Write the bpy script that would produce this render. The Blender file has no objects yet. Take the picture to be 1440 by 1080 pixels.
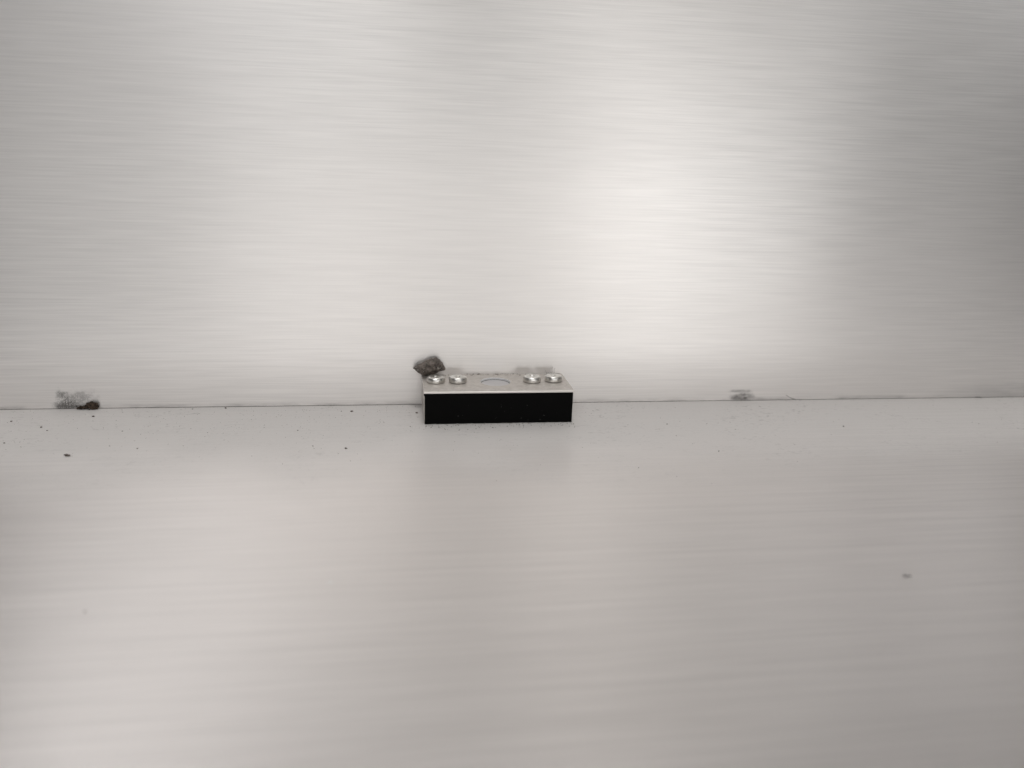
import bpy, bmesh, math, random
from mathutils import Vector, Matrix, noise

random.seed(7)
MM = 0.001
scene = bpy.context.scene

# ------------------------------------------------------------------ camera
cam_data = bpy.data.cameras.new("camera")
cam = bpy.data.objects.new("camera", cam_data)
scene.collection.objects.link(cam)
right = Vector((0.98955313, -0.14054115, 0.0321369))
up = Vector((0.0087967, 0.28135657, 0.95956297))
fwd = Vector((0.14390001, 0.94925585, -0.27965358))
rot = Matrix((right, up, -fwd)).transposed()
cam.matrix_world = Matrix.Translation(Vector((-41.16, -330.88, 106.24)) * MM) @ rot.to_4x4()
cam_data.sensor_width = 36.0
cam_data.lens = 36.0 * 1143.5 / 1440.0
cam_data.clip_start = 0.005
cam_data.clip_end = 20.0
cam_data.dof.use_dof = True
cam_data.dof.focus_distance = 0.325
cam_data.dof.aperture_fstop = 9.0
scene.camera = cam

# ------------------------------------------------------------------ ambient light of the room and added lamps
world = bpy.data.worlds.new("World")
scene.world = world
world.use_nodes = True
bg = world.node_tree.nodes["Background"]
bg.inputs["Color"].default_value = (1.0, 0.965, 0.92, 1)
bg.inputs["Strength"].default_value = 0.004


def lamp(name, loc, aim, size, power, color, size_y=None):
    d = bpy.data.lights.new(name, 'AREA')
    d.shape = 'RECTANGLE' if size_y else 'DISK'
    d.size = size
    if size_y:
        d.size_y = size_y
    d.energy = power
    d.color = color
    o = bpy.data.objects.new(name, d)
    scene.collection.objects.link(o)
    o.location = loc
    o.rotation_euler = (Vector(aim) - Vector(loc)).to_track_quat('-Z', 'Y').to_euler()
    return o


# LAMPS-BEGIN
AIM = Vector((0.02, -0.05, 0.05))


def added_lamp(name, az, el, dist, w, h, power, color=(1.0, 0.991, 0.974)):
    a, e = math.radians(az), math.radians(el)
    p = AIM + dist * Vector((math.sin(a) * math.cos(e), -math.cos(a) * math.cos(e), math.sin(e)))
    return lamp(name, p, AIM, w, power, color, h)


# area lights added out of view: low row near shelf height, higher rows above
added_lamp("added_low_light", -25, -3, 1.8, 0.5, 0.2, 0.62)
added_lamp("added_low_light", -14, -3, 1.8, 0.5, 0.2, 0.07)
added_lamp("added_low_light", 8, -3, 1.8, 1.6, 0.2, 3.87)
added_lamp("added_low_light", 19, -3, 1.8, 0.28, 0.2, 0.60)
added_lamp("added_low_light", 27, -3, 1.8, 0.3, 0.2, 0.22)
added_lamp("added_low_light", 38, -3, 1.8, 0.4, 0.2, 0.17)
added_lamp("added_high_light", -12, 24, 1.8, 0.25, 0.2, 0.39, (0.985, 0.992, 1.0))
added_lamp("added_high_light", -4, 24, 1.8, 0.25, 0.2, 0.86)
added_lamp("added_high_light", 5, 24, 1.8, 0.3, 0.2, 0.15)
added_lamp("added_high_light", 14, 24, 1.8, 0.3, 0.2, 0.53)
added_lamp("added_high_light", 36, 24, 1.8, 0.2, 0.2, 0.33, (0.985, 0.992, 1.0))
added_lamp("added_high_light", 48, 24, 1.8, 0.25, 0.2, 0.76, (0.985, 0.992, 1.0))
added_lamp("added_high_light", -20, 33, 1.8, 0.25, 0.2, 1.29, (0.985, 0.992, 1.0))
added_lamp("added_high_light", -12, 33, 1.8, 0.25, 0.2, 0.35, (0.985, 0.992, 1.0))
added_lamp("added_high_light", 14, 33, 1.8, 0.3, 0.2, 0.40)
added_lamp("added_high_light", 23, 33, 1.8, 0.3, 0.2, 0.32)
added_lamp("added_high_light", 30, 33, 1.8, 0.2, 0.2, 0.16)
added_lamp("added_high_light", 36, 33, 1.8, 0.2, 0.2, 0.28, (0.985, 0.992, 1.0))
added_lamp("added_high_light", -36, 43, 1.8, 0.25, 0.2, 2.40, (0.985, 0.992, 1.0))
added_lamp("added_overhead_light", 40, 70, 1.8, 0.5, 0.5, 1.25)
added_lamp("added_overhead_light", 10, 88, 1.8, 0.5, 0.5, 9.78)
# LAMPS-END

scene.view_settings.view_transform = 'Standard'
scene.view_settings.look = 'None'
scene.view_settings.exposure = 0.02
scene.view_settings.gamma = 1.0
scene.view_settings.use_curve_mapping = False
scene.cycles.max_bounces = 8
scene.cycles.glossy_bounces = 6
scene.cycles.diffuse_bounces = 4
scene.cycles.use_adaptive_sampling = False
scene.cycles.blur_glossy = 1.0
scene.cycles.sample_clamp_indirect = 3.0


# ------------------------------------------------------------------ node helpers
class NT:
    def __init__(self, name):
        self.mat = bpy.data.materials.new(name)
        self.mat.use_nodes = True
        self.t = self.mat.node_tree
        self.bsdf = self.t.nodes["Principled BSDF"]

    def node(self, kind, **kw):
        n = self.t.nodes.new(kind)
        for k, v in kw.items():
            setattr(n, k, v)
        return n

    def link(self, a, b):
        self.t.links.new(a, b)

    def put(self, sock, v):
        if isinstance(v, bpy.types.NodeSocket):
            self.link(v, sock)
        else:
            sock.default_value = v

    def coords(self, scale=(1, 1, 1), loc=(0, 0, 0), rot=(0, 0, 0)):
        tc = self.node('ShaderNodeTexCoord')
        m = self.node('ShaderNodeMapping')
        m.inputs['Scale'].default_value = scale
        m.inputs['Location'].default_value = loc
        m.inputs['Rotation'].default_value = rot
        self.link(tc.outputs['Object'], m.inputs['Vector'])
        return m.outputs['Vector']

    def noise(self, vec, scale=1.0, detail=3.0, rough=0.55, dist=0.0):
        n = self.node('ShaderNodeTexNoise')
        self.link(vec, n.inputs['Vector'])
        n.inputs['Scale'].default_value = scale
        n.inputs['Detail'].default_value = detail
        n.inputs['Roughness'].default_value = rough
        n.inputs['Distortion'].default_value = dist
        return n.outputs['Fac']

    def math(self, op, a, b=0.0, clamp=False):
        n = self.node('ShaderNodeMath', operation=op)
        n.use_clamp = clamp
        self.put(n.inputs[0], a)
        self.put(n.inputs[1], b)
        return n.outputs[0]

    def rng(self, v, a, b, c=0.0, d=1.0, smooth=False):
        n = self.node('ShaderNodeMapRange')
        n.interpolation_type = 'SMOOTHSTEP' if smooth else 'LINEAR'
        self.put(n.inputs[0], v)
        for i, x in enumerate((a, b, c, d)):
            n.inputs[i + 1].default_value = x
        return n.outputs[0]

    def mix(self, f, a, b):
        n = self.node('ShaderNodeMix', data_type='RGBA')
        self.put(n.inputs[0], f)
        self.put(n.inputs[6], a)
        self.put(n.inputs[7], b)
        return n.outputs[2]

    def bump(self, h, strength, dist, normal=None):
        n = self.node('ShaderNodeBump')
        self.put(n.inputs['Height'], h)
        n.inputs['Strength'].default_value = strength
        n.inputs['Distance'].default_value = dist
        if normal is not None:
            self.link(normal, n.inputs['Normal'])
        return n.outputs['Normal']

    def set(self, **kw):
        for k, v in kw.items():
            self.put(self.bsdf.inputs[k.replace('_', ' ')], v)


def rgb(r, g, b):
    return (r, g, b, 1.0)


def tangent(nt, vec):
    n = nt.node('ShaderNodeCombineXYZ')
    for i in range(3):
        n.inputs[i].default_value = vec[i]
    nt.link(n.outputs[0], nt.bsdf.inputs['Tangent'])


def brushed(nt, across, off, tilt, base, rough, rough_var, aniso, bump_s, fine_c=0.10, wide_w=0.9, mid_c=0.1):
    """brushed sheet: grooves run along x, `across` = 'z' (wall) or 'y' (floor)"""
    def sc(sx, sa):
        return (sx, sa if across == 'y' else 1.0, sa if across == 'z' else 1.0)
    r = (0, tilt, 0) if across == 'z' else (0, 0, tilt)
    fine = nt.noise(nt.coords(sc(42, 2400), off, r), 1.0, 1.0, 0.6)
    hair = nt.noise(nt.coords(sc(32, 1400), (off[1] + 0.37, off[0], off[2] + 0.11), r), 1.0, 1.0, 0.6)
    mid = nt.noise(nt.coords(sc(8, 480), off, r), 1.0, 2.0, 0.6)
    wide = nt.noise(nt.coords(sc(3.5, 80), off, r), 1.0, 1.0, 0.5)
    cloud = nt.noise(nt.coords((9, 9, 9), off), 1.0, 0.0, 0.5)
    cloud2 = nt.noise(nt.coords((6, 8, 8), (off[0] + 5, 3, 2)), 1.0, 0.0, 0.5)
    h = nt.math('ADD', nt.math('MULTIPLY', fine, 0.30), nt.math('MULTIPLY', mid, 0.6))
    h = nt.math('ADD', h, nt.math('MULTIPLY', wide, wide_w))
    rr = nt.math('ADD', nt.math('MULTIPLY', mid, 0.6), nt.math('MULTIPLY', wide, 0.4))
    rr = nt.rng(rr, 0.32, 0.68, rough - rough_var, rough + rough_var)
    f = nt.math('ADD', nt.math('MULTIPLY', fine, 0.45 * (1 - mid_c)), nt.math('MULTIPLY', hair, 0.55 * (1 - mid_c)))
    f = nt.rng(nt.math('ADD', f, nt.math('MULTIPLY', mid, mid_c)), 0.34, 0.66)
    c = nt.mix(f, rgb(*[x * (1 - fine_c) for x in base]), rgb(*[min(1, x * (1 + fine_c * 0.4)) for x in base]))
    # very faint warm / cool clouding of the metal
    c = nt.mix(nt.rng(cloud, 0.42, 0.68, 0, 0.7), c, nt.mix(0.5, c, rgb(base[0] * 1.00, base[1] * 0.986, base[2] * 0.982)))
    c = nt.mix(nt.rng(cloud2, 0.42, 0.68, 0, 0.7), c, nt.mix(0.5, c, rgb(base[0] * 0.985, base[1] * 0.975, base[2] * 0.965)))
    n = nt.bump(h, bump_s, 0.0003)
    nt.set(Metallic=1.0, Roughness=rr, Anisotropic=aniso, Normal=n)
    tangent(nt, (0, 1, 0) if across == 'y' else (0, 0, 1))
    return c, rr


def spot(nt, plane, cx, cy, rx, ry, edge=0.35, warp=None, amt=0.0):
    """soft ellipse 0..1 on the sheet, metres"""
    tc = nt.node('ShaderNodeTexCoord')
    s = nt.node('ShaderNodeSeparateXYZ')
    nt.link(tc.outputs['Object'], s.inputs[0])
    a = nt.math('DIVIDE', nt.math('SUBTRACT', s.outputs[0], cx), rx)
    b = nt.math('DIVIDE', nt.math('SUBTRACT', s.outputs[2 if plane == 'z' else 1], cy), ry)
    d = nt.math('SQRT', nt.math('ADD', nt.math('MULTIPLY', a, a), nt.math('MULTIPLY', b, b)))
    if warp is not None:
        d = nt.math('ADD', d, nt.math('MULTIPLY', nt.math('SUBTRACT', warp, 0.5), amt))
    return nt.rng(d, 1.0 + edge, 1.0 - edge, 0.0, 1.0, True)


# ------------------------------------------------------------------ materials
WALL_METAL = 0.68      # the etched sheets scatter part of the light
FLOOR_METAL = 0.93


def make_wall_material():
    nt = NT("brushed_wall_metal")
    c, rr = brushed(nt, 'z', (0.3, 0, 0.1), math.radians(0.0), (0.922, 0.895, 0.875), 0.325, 0.015, 0.78, 0.010, 0.088, 0.1, 0.03)
    grain = nt.noise(nt.coords((1900, 1, 2100)), 1.0, 3.0, 0.7)
    blot = nt.noise(nt.coords((330, 1, 420), (0.02, 0, 0.01)), 1.0, 3.0, 0.6)
    # stippled stain on the left, beside the clump of dirt
    warp = nt.noise(nt.coords((260, 1, 260), (0.3, 0, 0.6)), 1.0, 3.0, 0.6)
    smear = nt.noise(nt.coords((150, 1, 750), (0.02, 0, 0.01)), 1.0, 3.0, 0.6)
    st = nt.math('ADD', nt.math('MULTIPLY', grain, 0.6), nt.math('MULTIPLY', blot, 0.4))
    m1 = spot(nt, 'z', -0.1702, 0.0010, 0.0046, 0.0050, 0.5, warp, 2.2)
    m1b = spot(nt, 'z', -0.1655, 0.0045, 0.0050, 0.0030, 0.6, warp, 2.6)
    m1 = nt.math('MULTIPLY', nt.math('MAXIMUM', m1, nt.math('MULTIPLY', m1b, 0.55)), nt.rng(st, 0.36, 0.52), True)
    m1 = nt.math('MULTIPLY', m1, 0.85)
    # rubbed grey stain on the right
    m2 = spot(nt, 'z', 0.1136, 0.0015, 0.0052, 0.0019, 0.45, warp, 1.6)
    m2 = nt.math('MULTIPLY', m2, nt.rng(nt.math('ADD', nt.math('ADD', nt.math('MULTIPLY', smear, 0.35), nt.math('MULTIPLY', blot, 0.40)), nt.math('MULTIPLY', grain, 0.25)), 0.28, 0.58), True)
    m3 = spot(nt, 'z', 0.1128, 0.0044, 0.0042, 0.0008, 0.6, warp, 1.6)
    m3 = nt.math('MULTIPLY', m3, nt.rng(smear, 0.30, 0.7), True)
    m2 = nt.math('MULTIPLY', nt.math('MAXIMUM', m2, nt.math('MULTIPLY', m3, 0.8)), 0.72)
    m2 = nt.math('MAXIMUM', m2, nt.math('MULTIPLY', spot(nt, 'z', 0.1152, 0.0012, 0.0014, 0.0006, 0.7, warp, 1.5), 0.8))
    # old grime along the bottom edge of the sheet; far: softly darker at right end
    tc = nt.node('ShaderNodeTexCoord')
    s = nt.node('ShaderNodeSeparateXYZ')
    nt.link(tc.outputs['Object'], s.inputs[0])
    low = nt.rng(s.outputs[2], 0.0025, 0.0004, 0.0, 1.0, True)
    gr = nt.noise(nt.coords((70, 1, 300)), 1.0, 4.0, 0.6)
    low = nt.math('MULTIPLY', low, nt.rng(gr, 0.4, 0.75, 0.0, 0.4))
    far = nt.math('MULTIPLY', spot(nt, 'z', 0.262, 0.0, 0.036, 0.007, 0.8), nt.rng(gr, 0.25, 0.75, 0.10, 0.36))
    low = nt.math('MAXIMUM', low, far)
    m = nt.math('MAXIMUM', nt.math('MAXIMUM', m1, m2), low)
    # sparse fly-speck dots
    v = nt.node('ShaderNodeTexVoronoi')
    nt.link(nt.coords((38, 1, 38)), v.inputs['Vector'])
    dots = nt.rng(v.outputs['Distance'], 0.012, 0.008)
    sel = nt.math('GREATER_THAN', nt.noise(nt.coords((60, 1, 60)), 1.0, 0.0), 0.56)
    m = nt.math('MAXIMUM', m, nt.math('MULTIPLY', nt.math('MULTIPLY', dots, sel), 0.5))
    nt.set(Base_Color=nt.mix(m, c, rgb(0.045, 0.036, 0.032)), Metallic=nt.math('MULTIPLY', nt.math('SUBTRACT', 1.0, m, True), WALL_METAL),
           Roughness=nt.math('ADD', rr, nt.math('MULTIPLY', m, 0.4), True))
    return nt.mat


def make_floor_material():
    nt = NT("brushed_floor_metal")
    c, rr = brushed(nt, 'y', (0.7, 0.2, 0), math.radians(0.0), (0.86, 0.828, 0.812), 0.292, 0.014, 0.30, 0.14, 0.125, 0.5, 0.42)
    # dust film: scuffs and smears in the band near the wall
    tc = nt.node('ShaderNodeTexCoord')
    s = nt.node('ShaderNodeSeparateXYZ')
    nt.link(tc.outputs['Object'], s.inputs[0])
    near = nt.rng(s.outputs[1], -0.11, -0.03, 0.0, 1.0, True)
    scuff = nt.noise(nt.coords((260, 420, 1), (0.1, 0.3, 0)), 1.0, 4.0, 0.65, 1.5)
    patch = nt.noise(nt.coords((22, 30, 1), (0.4, 0.1, 0)), 1.0, 2.0, 0.5)
    sm = nt.math('MULTIPLY', nt.rng(scuff, 0.57, 0.70), nt.rng(patch, 0.42, 0.65))
    sm = nt.math('MULTIPLY', nt.math('MULTIPLY', sm, near), 0.34)
    dust = nt.noise(nt.coords((900, 900, 1)), 1.0, 3.0, 0.7)
    df = nt.math('MULTIPLY', nt.rng(dust, 0.3, 0.75, 0.7, 1.0), nt.rng(nt.math('ADD', s.outputs[1], nt.math('MULTIPLY', nt.math('SUBTRACT', patch, 0.5), 0.05)), -0.10, -0.025, 0.0, 0.80, True))
    col = nt.mix(df, c, rgb(0.70, 0.675, 0.655))
    col = nt.mix(sm, col, rgb(0.10, 0.085, 0.075))
    mm = nt.math('MAXIMUM', sm, df)
    nt.set(Base_Color=col, Metallic=nt.math('MULTIPLY', nt.math('SUBTRACT', 1.0, mm, True), FLOOR_METAL),
           Roughness=nt.math('ADD', rr, nt.math('MULTIPLY', mm, 0.55), True), Specular_IOR_Level=nt.rng(mm, 0.0, 0.8, 0.5, 0.12))
    return nt.mat


def make_plate_material():
    nt = NT("dusty_plate_metal")
    g = nt.noise(nt.coords((60, 2600, 2600)), 1.0, 3.0, 0.6)
    d = nt.noise(nt.coords((420, 420, 420)), 1.0, 4.0, 0.65)
    d2 = nt.noise(nt.coords((1500, 1500, 1500)), 1.0, 2.0, 0.7)
    c = nt.mix(g, rgb(0.68, 0.64, 0.60), rgb(0.80, 0.76, 0.72))
    dm = nt.rng(d, 0.35, 0.7, 0.15, 0.75)
    c = nt.mix(dm, c, rgb(0.52, 0.475, 0.435))
    sp = nt.rng(d2, 0.68, 0.76)
    c = nt.mix(nt.math('MULTIPLY', sp, 0.6), c, rgb(0.14, 0.11, 0.09))
    nt.set(Base_Color=c, Metallic=nt.rng(dm, 0.0, 1.0, 0.9, 0.35), Roughness=nt.rng(d, 0.3, 0.7, 0.42, 0.62),
           Anisotropic=0.3, Normal=nt.bump(nt.math('ADD', g, d2), 0.15, 0.0001))
    tangent(nt, (0, 1, 0))
    return nt.mat


def make_edge_material():
    nt = NT("bright_cut_metal")
    g = nt.noise(nt.coords((1800, 300, 300)), 1.0, 3.0, 0.6)
    nt.set(Base_Color=nt.mix(g, rgb(0.74, 0.70, 0.66), rgb(0.88, 0.85, 0.82)), Metallic=0.75,
           Roughness=nt.rng(g, 0.3, 0.7, 0.35, 0.55), Normal=nt.bump(g, 0.15, 0.0001))
    return nt.mat


def make_housing_material():
    nt = NT("grey_housing_metal")
    g = nt.noise(nt.coords((300, 300, 1500)), 1.0, 3.0, 0.6)
    nt.set(Base_Color=nt.mix(g, rgb(0.50, 0.47, 0.44), rgb(0.66, 0.63, 0.60)), Metallic=0.85, Roughness=0.42,
           Normal=nt.bump(g, 0.12, 0.0001))
    return nt.mat


def make_black_material():
    nt = NT("matte_black_plastic")
    g = nt.noise(nt.coords((1400, 1400, 1400)), 1.0, 3.0, 0.6)
    sp = nt.noise(nt.coords((1050, 1050, 1050), (0.3, 0.1, 0.2)), 1.0, 1.0, 0.5)
    lint = nt.noise(nt.coords((120, 120, 120), (0.5, 0.1, 0.2)), 1.0, 2.0, 0.5)
    m = nt.math('MULTIPLY', nt.rng(sp, 0.745, 0.80), nt.rng(lint, 0.5, 0.62))
    c = nt.mix(g, rgb(0.0030, 0.0030, 0.0030), rgb(0.0055, 0.0054, 0.0052))
    nt.set(Base_Color=nt.mix(nt.math('MULTIPLY', m, 0.5), c, rgb(0.16, 0.155, 0.15)), Roughness=0.75,
           Specular_IOR_Level=0.06, Normal=nt.bump(g, 0.1, 0.0001))
    return nt.mat


def make_screw_material():
    nt = NT("zinc_screw_metal")
    g = nt.noise(nt.coords((900, 900, 900)), 1.0, 3.0, 0.6)
    d = nt.noise(nt.coords((400, 400, 400)), 1.0, 2.0, 0.6)
    c = nt.mix(nt.rng(d, 0.4, 0.7), rgb(0.86, 0.85, 0.82), rgb(0.74, 0.71, 0.66))
    nt.set(Base_Color=c, Metallic=1.0, Roughness=nt.rng(g, 0.3, 0.7, 0.32, 0.38))
    return nt.mat


def make_recess_material():
    nt = NT("recess_dark")  # dark tone for the bottom of the screw recesses
    g = nt.noise(nt.coords((2000, 2000, 2000)), 1.0, 2.0, 0.6)
    nt.set(Base_Color=nt.mix(g, rgb(0.05, 0.04, 0.035), rgb(0.22, 0.2, 0.18)), Metallic=0.6, Roughness=0.5)
    return nt.mat


def make_pocket_material():
    nt = NT("pocket_grey_metal")
    g = nt.noise(nt.coords((500, 500, 500)), 1.0, 3.0, 0.6)
    nt.set(Base_Color=nt.mix(g, rgb(0.66, 0.645, 0.65), rgb(0.75, 0.735, 0.74)), Metallic=0.7, Roughness=0.5)
    return nt.mat


def make_bore_material():
    nt = NT("pale_bore_metal")
    g = nt.noise(nt.coords((700, 700, 700)), 1.0, 2.0, 0.6)
    nt.set(Base_Color=nt.mix(g, rgb(0.90, 0.89, 0.89), rgb(0.95, 0.94, 0.94)), Metallic=0.0, Roughness=0.5)
    return nt.mat


def make_stone_material():
    nt = NT("dark_slag_stone")
    a = nt.noise(nt.coords((520, 520, 520)), 1.0, 5.0, 0.7)
    b = nt.noise(nt.coords((850, 850, 850), (0.2, 0.5, 0.1)), 1.0, 2.0, 0.6)
    v = nt.node('ShaderNodeTexVoronoi')
    nt.link(nt.coords((900, 900, 900)), v.inputs['Vector'])
    c = nt.mix(nt.rng(a, 0.32, 0.68), rgb(0.03, 0.024, 0.02), rgb(0.42, 0.355, 0.31))
    gl = nt.rng(b, 0.63, 0.69)
    c = nt.mix(nt.math('MULTIPLY', gl, 0.85), c, rgb(0.8, 0.76, 0.7))
    h = nt.math('ADD', a, nt.math('MULTIPLY', v.outputs['Distance'], 0.6))
    nt.set(Base_Color=c, Metallic=nt.math('MULTIPLY', gl, 0.6), Roughness=nt.rng(a, 0.3, 0.7, 0.42, 0.75),
           Normal=nt.bump(h, 0.9, 0.0008))
    return nt.mat


def make_dirt_material(name, c0, c1, rough=0.85):
    nt = NT(name)
    g = nt.noise(nt.coords((900, 900, 900)), 1.0, 3.0, 0.65)
    nt.set(Base_Color=nt.mix(nt.rng(g, 0.35, 0.65), rgb(*c0), rgb(*c1)), Roughness=rough, Normal=nt.bump(g, 0.5, 0.0003))
    return nt.mat


M = {
    'wall': make_wall_material(), 'floor': make_floor_material(), 'plate': make_plate_material(),
    'edge': make_edge_material(), 'housing': make_housing_material(), 'black': make_black_material(),
    'screw': make_screw_material(), 'recess': make_recess_material(), 'pocket': make_pocket_material(),
    'stone': make_stone_material(), 'bore': make_bore_material(),
    'dirt': make_dirt_material("black_dirt", (0.012, 0.008, 0.006), (0.095, 0.062, 0.042)),
    'crumb': make_dirt_material("brown_crumb", (0.05, 0.038, 0.03), (0.18, 0.14, 0.11)),
    'dust': make_dirt_material("pale_dust", (0.38, 0.36, 0.34), (0.72, 0.70, 0.67)),
    'white': make_dirt_material("white_glint", (0.86, 0.86, 0.84), (0.93, 0.93, 0.92), 0.4),  # white colour stands in for a glint on the speck
    'fibre': make_dirt_material("grey_fibre", (0.20, 0.185, 0.18), (0.34, 0.32, 0.31)),
    'gap': make_dirt_material("gap_dirt", (0.05, 0.042, 0.036), (0.30, 0.275, 0.25)),
}


# ------------------------------------------------------------------ mesh helpers
def finish(name, bm, mat, parent=None, loc=None, smooth=False):
    me = bpy.data.meshes.new(name)
    bm.normal_update()
    bm.to_mesh(me)
    bm.free()
    me.materials.append(mat)
    if smooth:
        for p in me.polygons:
            p.use_smooth = True
    o = bpy.data.objects.new(name, me)
    scene.collection.objects.link(o)
    if parent:
        o.parent = parent
    if loc:
        o.location = Vector(loc) * MM
    return o


def tag(o, label=None, cat=None, group=None, kind=None):
    for k, v in (('label', label), ('category', cat), ('group', group), ('kind', kind)):
        if v:
            o[k] = v
    return o


def box(bm, x0, x1, y0, y1, z0, z1, bevel=0.0, seg=2):
    r = bmesh.ops.create_cube(bm, size=1.0)
    vs = r['verts']
    for v in vs:
        v.co = Vector(((x0 + x1) / 2 + v.co.x * (x1 - x0), (y0 + y1) / 2 + v.co.y * (y1 - y0),
                       (z0 + z1) / 2 + v.co.z * (z1 - z0))) * MM
    if bevel:
        es = {e for v in vs for e in v.link_edges}
        bmesh.ops.bevel(bm, geom=list(es), offset=bevel * MM, segments=seg, profile=0.5, affect='EDGES')


def lathe(bm, prof, n=48, close=True):
    rings = []
    for r, z in prof:
        if r < 1e-6:
            rings.append([bm.verts.new((0, 0, z * MM))])
        else:
            rings.append([bm.verts.new((r * MM * math.cos(2 * math.pi * k / n), r * MM * math.sin(2 * math.pi * k / n), z * MM))
                          for k in range(n)])
    for a, b in zip(rings, rings[1:]):
        for k in range(n):
            k2 = (k + 1) % n
            if len(a) == 1:
                bm.faces.new((a[0], b[k], b[k2]))
            elif len(b) == 1:
                bm.faces.new((a[k], b[0], a[k2]))
            else:
                bm.faces.new((a[k], b[k], b[k2], a[k2]))
    bmesh.ops.recalc_face_normals(bm, faces=bm.faces)


def tube(bm, pts, r, n=5):
    pts = [Vector(p) * MM for p in pts]
    rings = []
    for i, p in enumerate(pts):
        d = (pts[min(i + 1, len(pts) - 1)] - pts[max(i - 1, 0)]).normalized()
        s = d.cross(Vector((0.31, 0.87, 0.4))).normalized()
        t = d.cross(s)
        rings.append([bm.verts.new(p + (s * math.cos(a) + t * math.sin(a)) * r * MM)
                      for a in [2 * math.pi * k / n for k in range(n)]])
    for a, b in zip(rings, rings[1:]):
        for k in range(n):
            bm.faces.new((a[k], a[(k + 1) % n], b[(k + 1) % n], b[k]))
    bm.faces.new(rings[0][::-1])
    bm.faces.new(rings[-1])


def lump(bm, c, r, seed, sub=1, rough=0.35, squash=(1, 1, 1), rotz=0.0):
    vs = bmesh.ops.create_icosphere(bm, subdivisions=sub, radius=1.0)['verts']
    R = Matrix.Rotation(rotz, 3, 'Z')
    for v in vs:
        n = v.co.copy()
        k = 1 + rough * noise.noise(n * 1.7 + Vector((seed * 3.1, seed * 1.7, seed))) * 1.6
        p = Vector((n.x * squash[0], n.y * squash[1], n.z * squash[2])) * k * r
        v.co = (R @ p + Vector(c)) * MM


# ------------------------------------------------------------------ the setting: two brushed sheets meeting in a corner
bm = bmesh.new()
box(bm, -700, 700, -262, 6, -2.0, 0.0)
tag(finish("floor", bm, M['floor']), kind="structure", label="brushed metal shelf surface with fine dust and horizontal grain")

bm = bmesh.new()
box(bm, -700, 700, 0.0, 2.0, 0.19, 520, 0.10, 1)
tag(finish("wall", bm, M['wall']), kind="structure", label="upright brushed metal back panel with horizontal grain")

bm = bmesh.new()                      # dirty strip seen in the slit under the back panel
box(bm, -700, 700, 0.30, 1.6, 0.01, 0.18)
tag(finish("seam", bm, M['gap']), kind="structure", label="thin dark dirty slit where the back panel meets the floor")

# ------------------------------------------------------------------ the catch block
H = 13.44
TH = 0.78                             # plate thickness
YF, YB = -25.9, -0.35                 # front and back of the plate
HOLE = (0.2, -12.35, 6.1)
catch = bpy.data.objects.new("magnetic_catch", None)
scene.collection.objects.link(catch)
catch.location = (0, -13.0 * MM, 0)
catch.empty_display_size = 0.01
tag(catch, "small black fronted metal catch block with four screws, in the middle against the back panel", "catch")
OFF = (0, 13.0, 0)                    # parts are written in world millimetres, the parent sits at y = -13


def plate_mesh():
    """rectangular plate with a round hole through it and a small bevel"""
    bm = bmesh.new()
    n = 72
    hx, hy, hr = HOLE
    x0, x1, y0, y1 = -29.6, 30.5, YF, YB
    zt, zb = H, H - TH
    bev = 0.14

    def rect_pt(a, d):
        c, s = math.cos(a), math.sin(a)
        X0, X1, Y0, Y1 = x0 + d, x1 - d, y0 + d, y1 - d
        t = min(((X1 - hx) / c) if c > 1e-9 else ((X0 - hx) / c) if c < -1e-9 else 1e9,
                ((Y1 - hy) / s) if s > 1e-9 else ((Y0 - hy) / s) if s < -1e-9 else 1e9)
        return hx + c * t, hy + s * t
    angs = [2 * math.pi * k / n for k in range(n)]
    for cx, cy in ((x0, y0), (x1, y0), (x1, y1), (x0, y1)):        # make sure the corners are hit
        angs.append(math.atan2(cy - hy, cx - hx) % (2 * math.pi))
    angs.sort()
    rings = []
    rings.append([(hx + math.cos(a) * hr, hy + math.sin(a) * hr, zb) for a in angs])
    rings.append([(hx + math.cos(a) * hr, hy + math.sin(a) * hr, zt - 0.12) for a in angs])
    rings.append([(hx + math.cos(a) * (hr + 0.12), hy + math.sin(a) * (hr + 0.12), zt) for a in angs])
    rings.append([rect_pt(a, bev) + (zt,) for a in angs])
    rings.append([rect_pt(a, 0) + (zt - bev,) for a in angs])
    rings.append([rect_pt(a, 0) + (zb + 0.08,) for a in angs])
    rings.append([rect_pt(a, 0.08) + (zb,) for a in angs])
    vr = [[bm.verts.new(((p[0]) * MM, (p[1] + 13.0) * MM, p[2] * MM)) for p in r] for r in rings]
    vr.append(vr[0])
    m = len(angs)
    for i, (a, b) in enumerate(zip(vr, vr[1:])):
        for k in range(m):
            f = bm.faces.new((a[k], b[k], b[(k + 1) % m], a[(k + 1) % m]))
            f.material_index = 0 if i in (2, 6) else 2 if i < 2 else 1
    bmesh.ops.recalc_face_normals(bm, faces=bm.faces)
    return bm


plate = finish("top_plate", plate_mesh(), M['plate'], catch)
plate.data.materials.append(M['edge'])
plate.data.materials.append(M['bore'])
tag(plate, "dusty beige metal top plate with a round hole")

bm = bmesh.new()                      # housing under the plate, hollowed at the hole by a separate pocket disc
box(bm, -29.4, 30.15, YF + 0.55 + 13, YB - 0.2 + 13, 0.02, H - TH - 1.02, 0.2)
finish("housing", bm, M['housing'], catch)

bm = bmesh.new()                      # black layer in the gap between housing and plate
box(bm, -29.5, 30.0, YF + 0.553 + 13, YB - 0.4 + 13, H - TH - 1.015, H - TH - 0.13)
finish("black_layer", bm, M['black'], catch)

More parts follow.
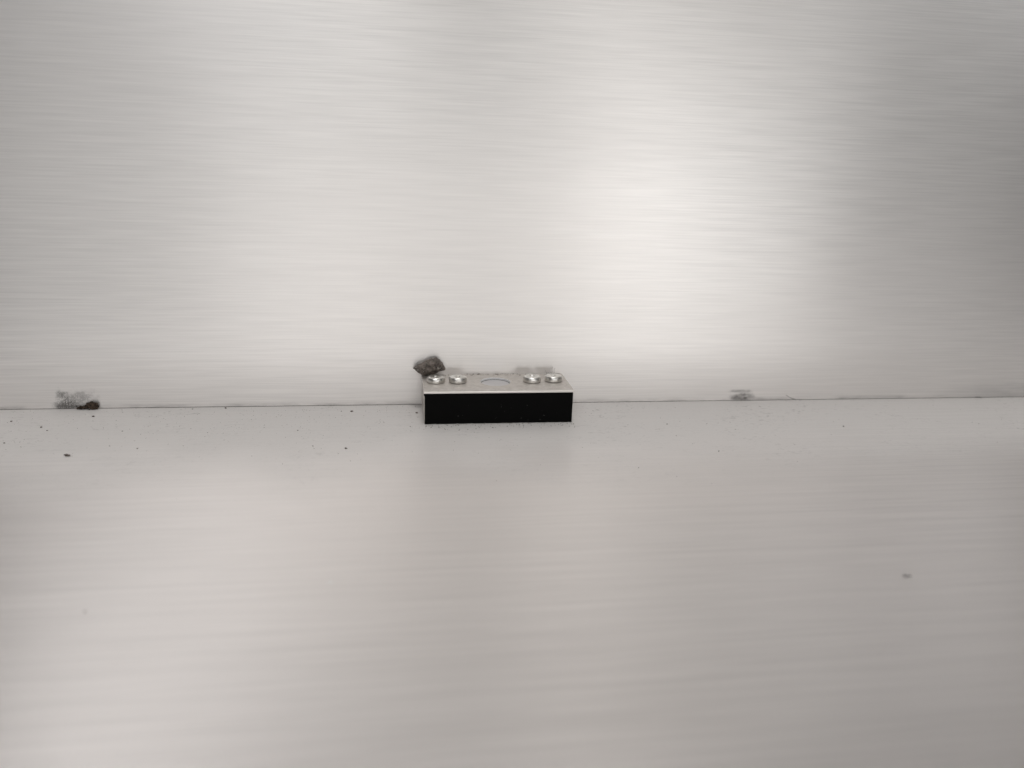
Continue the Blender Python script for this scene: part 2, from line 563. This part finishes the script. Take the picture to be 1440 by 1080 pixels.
bm = bmesh.new()
box(bm, -29.2, 30.05, YF + 0.12 + 13, YF + 0.548 + 13, 0.05, H - TH - 0.02, 0.1)
front = finish("front_panel", bm, M['black'], catch)
tag(front, "matte black front face")

bm = bmesh.new()                      # grey bottom of the round hole
lathe(bm, [(0, 0.0), (HOLE[2] - 0.16, 0.0), (HOLE[2] - 0.16, -0.02)], 48)
finish("hole_bottom", bm, M['pocket'], catch, (HOLE[0], HOLE[1] + 13, H - TH - 0.10))


def screw_meshes():
    bm = bmesh.new()
    lathe(bm, [(0, -0.6), (2.0, -0.6), (2.0, 0.14), (3.25, 0.14), (3.46, 0.30), (3.58, 0.6), (3.60, 1.1), (3.57, 1.6),
               (3.48, 1.92), (3.34, 2.10), (3.24, 2.12), (3.18, 2.08), (3.08, 2.16), (2.95, 2.26), (2.8, 2.30), (0, 2.30)], 64)
    head = bpy.data.meshes.new("head")
    bm.to_mesh(head)
    bm.free()
    ho = bpy.data.objects.new("tmp_head", head)
    bm = bmesh.new()
    for a in (0, math.pi / 2):
        vs = bmesh.ops.create_cube(bm, size=1.0)['verts']
        for v in vs:
            k = 1.0 if v.co.z > 0 else 0.35
            p = Vector((v.co.x * 2.9 * k, v.co.y * 0.80, 2.2 + v.co.z * 2.0))
            v.co = (Matrix.Rotation(a, 3, 'Z') @ p) * MM
    cutm = bpy.data.meshes.new("cut")
    bm.to_mesh(cutm)
    bm.free()
    cut = bpy.data.objects.new("tmp_cut", cutm)
    scene.collection.objects.link(ho)
    scene.collection.objects.link(cut)
    md = ho.modifiers.new("b", 'BOOLEAN')
    md.object = cut
    md.operation = 'DIFFERENCE'
    md.solver = 'EXACT'
    md.use_self = True
    dg = bpy.context.evaluated_depsgraph_get()
    me = bpy.data.meshes.new_from_object(ho.evaluated_get(dg))
    bpy.data.objects.remove(ho)
    bpy.data.objects.remove(cut)
    me.name = "screw"
    me.materials.clear()
    me.materials.append(M['screw'])
    for p in me.polygons:
        p.use_smooth = True
    me.set_sharp_from_angle(angle=math.radians(32))
    bm = bmesh.new()
    for a in (0, math.pi / 2):
        box(bm, -0.5, 0.5, -0.36, 0.36, 1.12, 1.22) if a == 0 else box(bm, -0.36, 0.36, -0.5, 0.5, 1.13, 1.23)
    rm = bpy.data.meshes.new("drive_recess")
    bm.to_mesh(rm)
    bm.free()
    rm.materials.append(M['recess'])
    return me, rm


smesh, rmesh = screw_meshes()
for (sx, sy, ang, tilt) in ((-24.2, -12.15, 12, 1.0), (-15.25, -12.35, 38, -0.6), (15.4, -12.4, 80, 0.8), (24.5, -11.9, 3, -1.2)):
    s = bpy.data.objects.new("screw", smesh)
    scene.collection.objects.link(s)
    s.parent = catch
    s.location = Vector((sx, sy + 13, H)) * MM
    s.scale = (1.03, 1.03, 1.05)
    s.rotation_euler = (math.radians(tilt), math.radians(-tilt * 0.7), math.radians(ang))
    r = bpy.data.objects.new("drive_recess", rmesh)
    scene.collection.objects.link(r)
    r.parent = s

# ------------------------------------------------------------------ the dark stone lying on the back left corner of the plate
def stone_mesh():
    prof = [(-33.1, 17.3), (-31.5, 18.75), (-28.4, 20.1), (-25.5, 21.5), (-23.3, 21.75), (-22.0, 20.7), (-20.8, 18.7),
            (-19.5, 17.0), (-19.9, 16.2), (-21.8, 15.75), (-22.8, 15.2), (-25.7, 14.1), (-27.4, 13.62), (-28.9, 13.75),
            (-30.3, 14.6), (-32.0, 15.9)]
    bm = bmesh.new()
    cx, cz = -26.6, 17.6
    pts = []
    for x, z in prof:
        pts.append((x, -2.4, max(13.5, z - 0.45)))
    for k, y in ((0.82, -5.2), (0.42, -6.9), (0.86, -1.2), (0.5, -0.4)):
        for i, (x, z) in enumerate(prof):
            if k < 0.5 and i % 2:
                continue
            j = 0.12 * noise.noise(Vector((x, y, z)) * 0.9)
            pts.append((cx + (x - cx) * (k + j) + 0.3 * (y + 4.2) * 0.2, y, max(13.5, cz + (z - cz) * (k + j) * 0.92 + (0.35 if y < -5 else -0.6))))
    vs = [bm.verts.new(p) for p in pts]
    r = bmesh.ops.convex_hull(bm, input=vs)
    bmesh.ops.delete(bm, geom=[v for v in bm.verts if not v.link_faces], context='VERTS')
    bmesh.ops.triangulate(bm, faces=bm.faces)
    for _ in range(3):
        bmesh.ops.subdivide_edges(bm, edges=[e for e in bm.edges if e.calc_length() > 0.55], cuts=1, use_grid_fill=True)
        bmesh.ops.triangulate(bm, faces=bm.faces)
    bm.normal_update()
    new = []
    for v in bm.verts:
        n = v.normal
        q = v.co
        d = 0.34 * noise.noise(q * 0.55 + Vector((3, 1, 8))) + 0.30 * noise.noise(q * 1.5) + 0.16 * noise.noise(q * 3.4)
        c = noise.noise(q * 0.9 + Vector((9, 2, 4)))
        if c > 0.25:
            d -= (c - 0.25) * 1.3             # gas pits
        # notch under the right hand end
        dd = (q - Vector((-21.6, -5.6, 15.4))).length
        d -= 0.9 * max(0.0, 1 - dd / 2.4)
        new.append(q + n * d)
    for v, p in zip(bm.verts, new):
        p.y = min(p.y, -0.25)
        p.z = max(p.z, 13.47) if p.x > -30.4 else p.z
        v.co = Vector((p.x + 26.6, p.y + 4.2, p.z - 13.46)) * MM
    return bm


stone = finish("stone", stone_mesh(), M['stone'], None, (-26.6, -4.2, 13.46))
tag(stone, "small jagged dark brown stone lying on the back left corner of the catch block", "stone")

# ------------------------------------------------------------------ dirt at the foot of the back panel
bm = bmesh.new()
rnd = random.Random(3)
for (x, y, z, r, sq) in ((-160.6, -0.9, 1.35, 1.35, (1.15, 0.6, 1.0)), (-161.9, -0.7, 1.2, 1.05, (1, 0.6, 1.05)), (-159.6, -0.8, 0.9, 0.9, (1, .6, 1)),
                        (-163.4, -0.7, 0.7, 0.75, (1.2, 0.7, .8)), (-164.7, -0.7, 0.6, 0.62, (1.3, 0.8, .8)), (-165.6, -0.6, 0.4, 0.42, (1.3, .9, .8)),
                        (-161.2, -0.6, 2.3, 0.45, (1, .6, .8)), (-162.4, -0.6, 2.05, 0.4, (1, .6, .8))):
    lump(bm, (x + 162, y, z), r, x * 0.37, 3, 0.42, sq)
for k in range(60):
    a = rnd.uniform(-4.2, 3.0)
    lump(bm, (a, -0.8 + rnd.uniform(-0.9, 0.4), rnd.uniform(0.1, 1.3 if a < 0 else 2.2)), rnd.uniform(0.1, 0.28), k, 1, 0.4)
for v in bm.verts:
    v.co.y = min(v.co.y, -0.00005)
    v.co.z = max(v.co.z, 0.00005)
for v in bm.verts:
    v.co.x *= 1.12
    v.co.z *= 1.18
tag(finish("dirt_clump", bm, M['dirt'], None, (-162, 0, 0)), "black crumbly dirt clump at the foot of the back panel, far left", "dirt clump")

crumbs = [
    (-151.8, -52.6, 1.05, (1.5, .6, .5), "long brown crumb alone on the floor in front of the black dirt clump"),
    (-157.3, -10.3, 0.55, (1.4, .8, .6), "dark crumb on the floor just in front of the black dirt clump"),
    (-171.7, -22.3, 0.48, (1.1, 1, .7), "dark round crumb on the floor left of and before the dirt clump, bigger of two"),
    (-168.1, -26.3, 0.38, (1, 1, .7), "dark round crumb on the floor before the dirt clump, smaller of two"),
    (-185.1, -14.9, 0.42, (1, 1, .7), "dark crumb on the floor left of the stippled stain"),
    (-177.5, -38.9, 0.42, (1.2, .9, .7), "dark crumb on the floor near the left edge of the picture"),
    (-109.2, -2.0, 0.50, (1.2, .9, .7), "dark crumb at the foot of the back panel between clump and catch"),
    (-58.3, -8.4, 0.60, (1.4, .8, .6), "dark oval crumb near the back panel left of the catch"),
    (-31.95, -11.4, 0.58, (1.3, .9, .6), "dark oval crumb on the floor touching distance from the catch's left side"),
    (-58.4, -50.9, 0.50, (1.4, .8, .6), "dark crumb on the open floor in front and left of the catch"),
    (68.7, -30.4, 0.36, (1, 1, .7), "tiny round black crumb on the floor right of the catch"),
    (78.3, -61.5, 0.34, (1, 1, .7), "tiny round black crumb on the open floor below the right wall stain"),
    (142.1, -36.8, 0.42, (1.1, 1, .7), "tiny round black crumb alone on the floor at far right"),
    (-57.3, -144.9, 0.60, (1.5, 1.0, .2), "tiny crumb coloured white for its glint on the open floor left of the middle, close to the camera"),
    (-112.2, -153.6, 0.40, (1, .8, .5), "dark blurred crumb on the floor in the near left highlight"),
    (93.5, -154.5, 0.85, (1.9, .7, .25), "flat grey crumb on the near floor at the right"),
]
for i, (x, y, r, sq, lab) in enumerate(crumbs):
    bm = bmesh.new()
    r *= 0.68
    lump(bm, (0, 0, r * sq[2] * 0.9), r, i * 1.3 + 2, 2, 0.45, sq, random.uniform(-0.5, 0.5))
    for v in bm.verts:
        v.co.z = max(v.co.z, 0.0)
    tag(finish("crumb", bm, M['white'] if "white" in lab else M['fibre'] if "grey" in lab else M['crumb'], None, (x, y, 0.0)), lab, "crumb", "dark crumbs scattered on the floor")


def scatter(name, items, mat, label, cat):
    bm = bmesh.new()
    for k, (x, y, z, r, sq) in enumerate(items):
        lump(bm, (x, y, z + r * 0.35), r, k * 0.73, 1, 0.4, sq, random.uniform(0, 3))
    o = finish(name, bm, mat)
    return tag(o, label, cat, kind="stuff")


items = []
fixed = [(-141.3, -28.0, .32), (-130.8, -46.8, .34), (-140.9, -43.7, .3), (-122, -2.4, .34), (-62.5, -7.8, .36), (-77.5, -30.5, .36),
         (-70.3, -47.7, .3), (43.3, -75.5, .26), (-16.2, -33.2, .28), (-23.9, -29.4, .3), (-34.9, -28.1, .3), (67.9, -44, .25), (94.7, -37.9, .22)]
for x, y, r in fixed:
    items.append((x, y, 0, r * 0.75, (1.2, 1, .6)))
for k in range(900):
    x = random.gauss(-80, 75) if random.random() < 0.7 else random.uniform(-200, 230)
    y = -1.0 - abs(random.gauss(0, 30))
    if -31 < x < 31 and y > -27:
        continue
    items.append((x, y, 0, random.choice((.05, .06, .08, .1, .13)), (random.uniform(.8, 1.6), 1, .6)))
for k in range(110):                                  # more of it along the foot of the block
    items.append((random.uniform(-31, 32), -26.3 - abs(random.gauss(0, 3.2)), 0, random.choice((.07, .1, .14, .19)), (1.2, 1, .6)))
scatter("dirt_specks", items, M['crumb'], "fine dark specks of dirt strewn over the floor", "dirt")

items = []
for k in range(60):                                   # dirt on the back of the plate
    x = random.gauss(1, 7) if k < 34 else random.uniform(-27, 28)
    items.append((x, -0.7 - abs(random.gauss(0, 1.0)), H, random.choice((.08, .12, .18, .26)), (1.3, .9, .6)))
for k in range(70):
    items.append((random.uniform(-29, 29), random.uniform(-25, -2), H, random.choice((.05, .07, .09)), (1.2, 1, .6)))
items = [i for i in items if (i[0] - HOLE[0]) ** 2 + (i[1] - HOLE[1]) ** 2 > 42 and all((i[0] - s) ** 2 + (i[1] + 12.2) ** 2 > 13.5 for s in (-24.2, -15.25, 15.4, 24.5))]
scatter("plate_specks", items, M['crumb'], "dark specks of dirt on top of the catch plate", "dirt")

items = []
for k in range(170):
    items.append((random.uniform(-30, 30), -25.95 - abs(random.gauss(0, .45)), 0, random.choice((.1, .14, .2, .27)), (1.3, .9, .7)))
for k in range(90):
    items.append((random.uniform(-190, 200), -2 - abs(random.gauss(0, 45)), 0, random.choice((.06, .08, .1)), (1.2, 1, .5)))
scatter("dust_grains", items, M['dust'], "pale dust grains gathered along the front foot of the catch", "dust")

# ------------------------------------------------------------------ lint
def fibre(name, strands, label, loc):
    bm = bmesh.new()
    for pts, r in strands:
        tube(bm, pts, r)
    return tag(finish(name, bm, M['fibre'], None, loc), label, "lint", "stray fibres")


fibre("lint", [([(0, 0, 0), (.3, .2, 1.2), (.2, .4, 2.4), (.5, .3, 3.4)], .07), ([(.9, 0, 0), (1.2, .2, 1.0), (1.1, .3, 2.0), (1.5, .3, 2.8)], .06),
               ([(-2.4, 0, .1), (-1.6, .2, .9), (-.8, .3, .5), (0, .2, 1.1)], .06), ([(-2.0, .1, .1), (-2.2, .3, 1.0), (-2.7, .3, 1.7)], .05),
               ([(-3.0, .0, .06), (-1.0, .1, .12), (1.0, .1, .06), (2.2, 0, .1)], .06)],
      "wisp of grey lint standing behind the rightmost screw on the plate", (25.6, -2.0, H))
fibre("lint", [([(-2.4, -.1, 2.5), (-1.2, -.14, 1.7), (0.2, -.16, 1.0), (2.4, -.5, .12)], .09), ([(-.4, -.14, 1.3), (.8, -.2, .9), (2.0, -.2, .6)], .06)],
      "short slanting fibre stuck to the back panel right of the grey stain", (137, -0.02, 0))
fibre("lint", [([(-1.2, -.1, .5), (0, -.2, .3), (1.4, -.6, .12)], .12), ([(.2, -.2, .3), (.9, -.2, .9)], .06)],
      "short dark fibre in the seam at the right edge of the picture", (231, -0.02, 0))
